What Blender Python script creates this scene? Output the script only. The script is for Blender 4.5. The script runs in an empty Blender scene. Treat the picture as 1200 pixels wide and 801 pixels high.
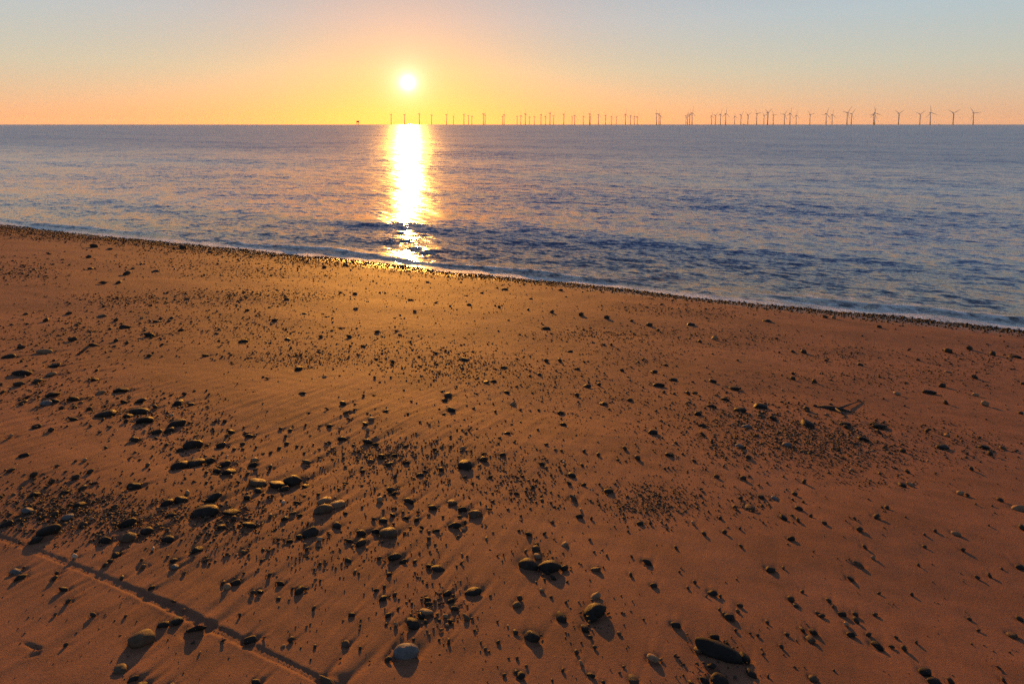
import bpy, math, random
import numpy as np
from mathutils import Vector, Matrix

random.seed(7)
rng = np.random.default_rng(11)
R = math.radians
scene = bpy.context.scene
col = scene.collection

# ------------------------------------------------------------------ camera
W, HGT = 1200.0, 801.0
LENS = 21.0
FPX = W * LENS / 36.0
PITCH = R(4.0)                            # nearly level: the far towers stand almost upright
AXIS_Y = 145.7 + FPX * math.tan(PITCH)    # lens axis in the frame, shifted so that the horizon sits high
CAM_H = 4.05                              # eye above sea level
cam_d = bpy.data.cameras.new('camera')
cam_d.sensor_width = 36.0
cam_d.lens = LENS
cam_d.shift_y = -(400.5 - AXIS_Y) / W
cam_d.clip_start = 0.05
cam_d.clip_end = 60000.0
cam = bpy.data.objects.new('camera', cam_d)
col.objects.link(cam)
cam.location = (0, 0, CAM_H)
cam.rotation_euler = (math.pi / 2 - PITCH, 0, 0)
scene.camera = cam


def ray(x, y):
    X = np.asarray(x, float) - 600.0
    Y = -(np.asarray(y, float) - AXIS_Y)
    d = np.stack([X, FPX * math.cos(PITCH) + Y * math.sin(PITCH),
                  -FPX * math.sin(PITCH) + Y * math.cos(PITCH)], -1)
    return d / np.linalg.norm(d, axis=-1, keepdims=True)


# ------------------------------------------------------------------ sun, sky, exposure
SUN_DIR = Vector([float(c) for c in ray(478, 97)])
SUN_EL = math.asin(SUN_DIR.z)
SUN_AZ = math.atan2(SUN_DIR.x, SUN_DIR.y)          # clockwise from +Y
sun_d = bpy.data.lights.new('sun', 'SUN')
sun_d.energy = 3.7
sun_d.angle = R(0.53)
sun_d.color = (1.0, 0.40, 0.056)
sun = bpy.data.objects.new('sun', sun_d)
col.objects.link(sun)
sun.rotation_euler = SUN_DIR.to_track_quat('Z', 'Y').to_euler()
sun.location = (0, 0, 50)

world = bpy.data.worlds.new('World')
scene.world = world
world.use_nodes = True
nt = world.node_tree
nt.nodes.clear()
wo = nt.nodes.new('ShaderNodeOutputWorld')
sky = nt.nodes.new('ShaderNodeTexSky')
sky.sky_type = 'NISHITA'
sky.sun_disc = False
sky.sun_elevation = SUN_EL
sky.sun_rotation = SUN_AZ
sky.altitude = 0.0
sky.air_density = 1.0
sky.dust_density = 0.2
sky.ozone_density = 1.0
bg = nt.nodes.new('ShaderNodeBackground')
bg.inputs['Strength'].default_value = 0.05
warm = nt.nodes.new('ShaderNodeMix')                # tint that dims the whole sky texture, green and blue most
warm.data_type = 'RGBA'; warm.blend_type = 'MULTIPLY'
warm.inputs['Factor'].default_value = 1.0
warm.inputs[7].default_value = (0.784, 0.470, 0.314, 1)
nt.links.new(sky.outputs[0], warm.inputs[6])
nt.links.new(warm.outputs[2], bg.inputs['Color'])


def wmath(op, a, b=None):
    n = nt.nodes.new('ShaderNodeMath')
    n.operation = op
    for i, v in enumerate((a, b)):
        if v is None:
            continue
        if isinstance(v, (int, float)):
            n.inputs[i].default_value = v
        else:
            nt.links.new(v, n.inputs[i])
    return n.outputs[0]


tc = nt.nodes.new('ShaderNodeTexCoord')
dot = nt.nodes.new('ShaderNodeVectorMath')
dot.operation = 'DOT_PRODUCT'
nt.links.new(tc.outputs['Generated'], dot.inputs[0])
dot.inputs[1].default_value = SUN_DIR
ang = wmath('ARCCOSINE', wmath('MINIMUM', dot.outputs['Value'], 0.9999999))
shader = bg.outputs[0]
# veil added to the sky: peach at the sea's rim, pale blue-grey above, upper stops shaped for weaker fill and a bluer sea
sep = nt.nodes.new('ShaderNodeSeparateXYZ')
nt.links.new(tc.outputs['Generated'], sep.inputs[0])
elev = wmath('DIVIDE', wmath('ARCSINE', sep.outputs['Z']), math.pi / 2)
VEIL_FAR = ((0.0, (0.205, 0.157, 0.125)), (0.055, (0.171, 0.216, 0.220)), (0.105, (0.150, 0.234, 0.289)), (0.28, (0.075, 0.149, 0.275)), (0.55, (0.027, 0.047, 0.086)), (1.0, (0.016, 0.028, 0.055)))
VEIL_SUN = ((0.0, (0.016, 0.008, 0.003)), (0.055, (0.082, 0.110, 0.063)), (0.105, (0.129, 0.114, 0.118)), (0.28, (0.075, 0.129, 0.220)), (0.55, (0.027, 0.047, 0.086)), (1.0, (0.016, 0.028, 0.055)))


def sky_ramp(stops):
    r_ = nt.nodes.new('ShaderNodeValToRGB')
    nt.links.new(elev, r_.inputs[0])
    el = r_.color_ramp.elements
    el[0].position, el[0].color = stops[0][0], (*stops[0][1], 1)
    el[1].position, el[1].color = stops[-1][0], (*stops[-1][1], 1)
    for p_, c_ in stops[1:-1]:
        e_ = el.new(p_); e_.color = (*c_, 1)
    return r_.outputs[0]


vm_ = nt.nodes.new('ShaderNodeMix')
vm_.data_type = 'RGBA'
nt.links.new(wmath('EXPONENT', wmath('MULTIPLY', ang, -1.0 / R(22))), vm_.inputs['Factor'])
nt.links.new(sky_ramp(VEIL_FAR), vm_.inputs[6]); nt.links.new(sky_ramp(VEIL_SUN), vm_.inputs[7])
vb = nt.nodes.new('ShaderNodeBackground')
nt.links.new(vm_.outputs[2], vb.inputs['Color'])
va = nt.nodes.new('ShaderNodeAddShader')
nt.links.new(shader, va.inputs[0]); nt.links.new(vb.outputs[0], va.inputs[1])
shader = va.outputs[0]
# forward scattered aureole round the sun's disc: narrow core, inner and outer glow
for amp, width, colr in ((2.6, 0.31, (1.0, 0.88, 0.76)), (0.46, 1.25, (1.0, 0.76, 0.60)), (0.08, 4.5, (1.0, 0.60, 0.18))):
    e = wmath('MULTIPLY', wmath('EXPONENT', wmath('MULTIPLY', ang, -1.0 / R(width))), amp)
    b2 = nt.nodes.new('ShaderNodeBackground')
    b2.inputs['Color'].default_value = (*colr, 1)
    nt.links.new(e, b2.inputs['Strength'])
    ad = nt.nodes.new('ShaderNodeAddShader')
    nt.links.new(shader, ad.inputs[0])
    nt.links.new(b2.outputs[0], ad.inputs[1])
    shader = ad.outputs[0]
nt.links.new(shader, wo.inputs['Surface'])

scene.view_settings.view_transform = 'Standard'
scene.view_settings.look = 'None'
scene.view_settings.gamma = 1.0
scene.view_settings.use_curve_mapping = False
scene.view_settings.exposure = 0.95
scene.render.engine = 'CYCLES'
scene.cycles.use_denoising = False
scene.cycles.max_bounces = 6
scene.cycles.sample_clamp_indirect = 6.0
scene.cycles.caustics_reflective = False
scene.cycles.caustics_refractive = False


# ------------------------------------------------------------------ helpers
def hash2(ix, iy, seed):
    h = (ix.astype(np.int64) * 374761393 + iy.astype(np.int64) * 668265263 + seed * 1442695041) & 0xffffffff
    h = ((h ^ (h >> 13)) * 1274126177) & 0xffffffff
    h = (h ^ (h >> 16)) & 0xffffffff
    return h.astype(np.float64) / 4294967295.0


def noise(x, y, seed=0):
    """smooth gradient noise, roughly -1..1"""
    x0 = np.floor(x); y0 = np.floor(y)
    fx = x - x0; fy = y - y0
    ux = fx * fx * fx * (fx * (fx * 6 - 15) + 10)
    uy = fy * fy * fy * (fy * (fy * 6 - 15) + 10)
    def g(ix, iy, dx, dy):
        a = hash2(ix, iy, seed) * (2 * math.pi)
        return np.cos(a) * dx + np.sin(a) * dy
    a = g(x0, y0, fx, fy); b = g(x0 + 1, y0, fx - 1, fy)
    c = g(x0, y0 + 1, fx, fy - 1); d = g(x0 + 1, y0 + 1, fx - 1, fy - 1)
    return 1.5 * ((a + (b - a) * ux) + ((c + (d - c) * ux) - (a + (b - a) * ux)) * uy)


def sstep(a, b, x):
    t = np.clip((x - a) / (b - a), 0, 1)
    return t * t * (3 - 2 * t)


def mesh_np(name, co, faces, smooth=True):
    """co (n,3), faces (m,k) with one k"""
    me = bpy.data.meshes.new(name)
    co = np.ascontiguousarray(co, np.float32); faces = np.ascontiguousarray(faces, np.int32)
    m, k = faces.shape
    me.vertices.add(len(co)); me.loops.add(m * k); me.polygons.add(m)
    me.vertices.foreach_set('co', co.ravel())
    me.loops.foreach_set('vertex_index', faces.ravel())
    me.polygons.foreach_set('loop_start', np.arange(0, m * k, k, dtype=np.int32))
    me.polygons.foreach_set('loop_total', np.full(m, k, np.int32))
    me.polygons.foreach_set('use_smooth', np.full(m, smooth, bool))
    me.update(calc_edges=True)
    return me


def attr(me, name, vals):
    a = me.attributes.new(name, 'FLOAT', 'POINT')
    a.data.foreach_set('value', np.ascontiguousarray(vals, np.float32).ravel())


def link(name, me, m=None, parent=None):
    o = bpy.data.objects.new(name, me)
    col.objects.link(o)
    if m is not None and len(me.materials) == 0:
        me.materials.append(m)
    if parent is not None:
        o.parent = parent
    return o


def tag(o, label=None, cat=None, group=None, kind=None):
    if label: o['label'] = label
    if cat: o['category'] = cat
    if group: o['group'] = group
    if kind: o['kind'] = kind
    return o


def grid_faces(n0, n1):
    i = np.arange(n0 - 1)[:, None] * n1 + np.arange(n1 - 1)[None, :]
    i = i.ravel()
    return np.stack([i, i + 1, i + n1 + 1, i + n1], 1)


class Nodes:
    def __init__(self, name):
        self.m = bpy.data.materials.new(name)
        self.m.use_nodes = True
        self.t = self.m.node_tree
        self.t.nodes.clear()
        self.out = self.t.nodes.new('ShaderNodeOutputMaterial')

    def n(self, typ, **kw):
        nd = self.t.nodes.new(typ)
        for k, v in kw.items():
            if hasattr(nd, k):
                setattr(nd, k, v)
        return nd

    def put(self, sock, v):
        if isinstance(v, bpy.types.NodeSocket):
            self.t.links.new(v, sock)
        elif isinstance(v, (tuple, list)) and len(v) == 3 and sock.type == 'RGBA':
            sock.default_value = (*v, 1)
        else:
            sock.default_value = v

    def math(self, op, a, b=None, c=None, clamp=False):
        nd = self.n('ShaderNodeMath', operation=op, use_clamp=clamp)
        for i, v in enumerate((a, b, c)):
            if v is not None:
                self.put(nd.inputs[i], v)
        return nd.outputs[0]

    def mix(self, f, a, b):
        nd = self.n('ShaderNodeMix', data_type='RGBA')
        self.put(nd.inputs['Factor'], f)
        self.put(nd.inputs[6], a); self.put(nd.inputs[7], b)
        return nd.outputs[2]

    def mapr(self, v, a, b, c=0.0, d=1.0):
        nd = self.n('ShaderNodeMapRange')
        for i, q in enumerate((v, a, b, c, d)):
            self.put(nd.inputs[i], q)
        return nd.outputs[0]

    def noise(self, vec, scale, detail=2.0, rough=0.5, out='Fac'):
        nd = self.n('ShaderNodeTexNoise')
        if vec is not None:
            self.put(nd.inputs['Vector'], vec)
        self.put(nd.inputs['Scale'], scale)
        self.put(nd.inputs['Detail'], detail)
        self.put(nd.inputs['Roughness'], rough)
        return nd.outputs[out]

    def mapping(self, vec, scale=(1, 1, 1), rot=(0, 0, 0)):
        nd = self.n('ShaderNodeMapping')
        self.put(nd.inputs['Vector'], vec)
        nd.inputs['Scale'].default_value = scale
        nd.inputs['Rotation'].default_value = rot
        return nd.outputs[0]

    def attr(self, name):
        return self.n('ShaderNodeAttribute', attribute_name=name).outputs['Fac']

    def pos(self):
        return self.n('ShaderNodeNewGeometry').outputs['Position']

    def bump(self, h, dist, strength=1.0, normal=None):
        nd = self.n('ShaderNodeBump')
        self.put(nd.inputs['Height'], h)
        nd.inputs['Distance'].default_value = dist
        nd.inputs['Strength'].default_value = strength
        if normal is not None:
            self.put(nd.inputs['Normal'], normal)
        return nd.outputs[0]

    def bsdf(self, **kw):
        nd = self.n('ShaderNodeBsdfPrincipled')
        for k, v in kw.items():
            self.put(nd.inputs[k.replace('_', ' ')], v)
        return nd

    def done(self, shader):
        self.t.links.new(shader, self.out.inputs['Surface'])
        return self.m


# ------------------------------------------------------------------ shore geometry
a_, b_ = ray(0, 263), ray(1200, 387)
A_ = a_[:2] / -a_[2] * CAM_H
B_ = b_[:2] / -b_[2] * CAM_H
EU = (B_ - A_) / np.linalg.norm(B_ - A_)          # along the shore, to the right
EV = np.array([-EU[1], EU[0]])                    # towards the sea
DSH = float(EV @ A_)                              # metres from camera to the waterline
EYE = 1.6
TAN = (CAM_H - EYE) / DSH                         # beach slope
SHORE_ANG = math.atan2(EU[1], EU[0])


def beach_base(x, y):
    """broad form of the beach: one even slope, flat further up, shelving out under water"""
    v = x * EV[0] + y * EV[1]
    z = (DSH - v) * TAN
    up = np.maximum(-v - 3.0, 0)
    z = z - TAN * np.where(up > 0, up - 12 * (1 - np.exp(-up / 12)), 0)
    dn = np.maximum(v - DSH - 6, 0)
    z = z + TAN * np.where(dn > 0, dn - 10 * (1 - np.exp(-dn / 10)), 0)
    return z


def to_ground(px, py):
    """photo pixel -> point on the even beach slope, and distance from the eye"""
    d = ray(px, py)
    dv = d[..., 0] * EV[0] + d[..., 1] * EV[1]
    # CAM_H + t dz = (DSH - t dv) TAN
    t = (DSH * TAN - CAM_H) / (d[..., 2] + dv * TAN)
    return d[..., 0] * t, d[..., 1] * t, t


# tyre track: a straight narrow rut across the lower left
tx, ty, _ = to_ground(np.array([0., 34, 90, 158, 226, 281, 330, 385]), np.array([626., 641.5, 666, 692, 719, 745, 771, 801]))
tk = np.polyfit(tx, ty, 2)


TRK_MID = float(to_ground(225., 718.)[0])


def track_profile(x, y):
    """height offset of the bicycle tyre's rut"""
    yy = np.polyval(tk, x)
    sl = 2 * tk[0] * x + tk[1]
    d = (y - yy) / np.sqrt(1 + sl * sl)
    s = x * np.sqrt(1 + sl * sl)
    d = d + 0.004 * noise(s * 1.7, s * 0 + 3.1, 5)
    ok = (x > tx[0] - 1.5) & (x < tx[-1] + 1.2)
    soft = 0.55 + 0.45 * noise(s * 2.3, s * 0 + 8.2, 9)
    deep = np.exp(-((x - TRK_MID) / 0.33) ** 2)                # the wheel dug in here
    w = 0.72 + 0.38 * deep
    d = d / w
    rut = -(0.0105 + 0.005 * deep) * np.exp(-((np.abs(d) / 0.019) ** 4))
    rim = (0.0007 + 0.0022 * deep) * np.exp(-((np.abs(d) - 0.029) / 0.010) ** 2) * np.where(d > 0, 0.5, 1.0)
    mid = 0.0042 * (1 - 0.6 * deep) * np.exp(-(d / 0.007) ** 2)
    tread = 0.0020 * np.sin(s * 2 * math.pi / 0.019 + np.abs(d) * 240 + 2 * noise(s * 9, s * 0, 12)) * np.exp(-((np.abs(d) / 0.018) ** 4))
    return np.where(ok, (rut + rim + mid + tread) * np.clip(soft, 0.45, 1.1), 0)


def sand_detail(x, y):
    u = x * EU[0] + y * EU[1]
    v = x * EV[0] + y * EV[1]
    z = 0.030 * noise(u * 0.16 + 3, v * 0.30, 21)
    z += 0.019 * noise(u * 0.5, v * 0.75 + 9, 22)
    z += 0.0085 * noise(u * 1.5 + 4, v * 1.2, 23)
    # backwash rills running down the slope
    wob = 0.10 * noise(u * 0.8, v * 0.5, 24)
    st = noise((u + wob) * 15, v * 1.3, 25) * 0.0034 + noise((u + wob) * 34, v * 2.7, 26) * 0.0018
    z += st * (0.35 + 0.65 * sstep(-0.2, 0.5, noise(u * 0.55 + 7, v * 0.4, 27))) * (0.30 + 1.5 * sstep(-0.2, -1.6, u) * sstep(5.5, 3.0, v))
    z += 0.0022 * noise(u * 9, v * 9, 28)
    return z


def beach_z(x, y):
    x = np.asarray(x, float); y = np.asarray(y, float)
    return beach_base(x, y) + sand_detail(x, y)


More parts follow.
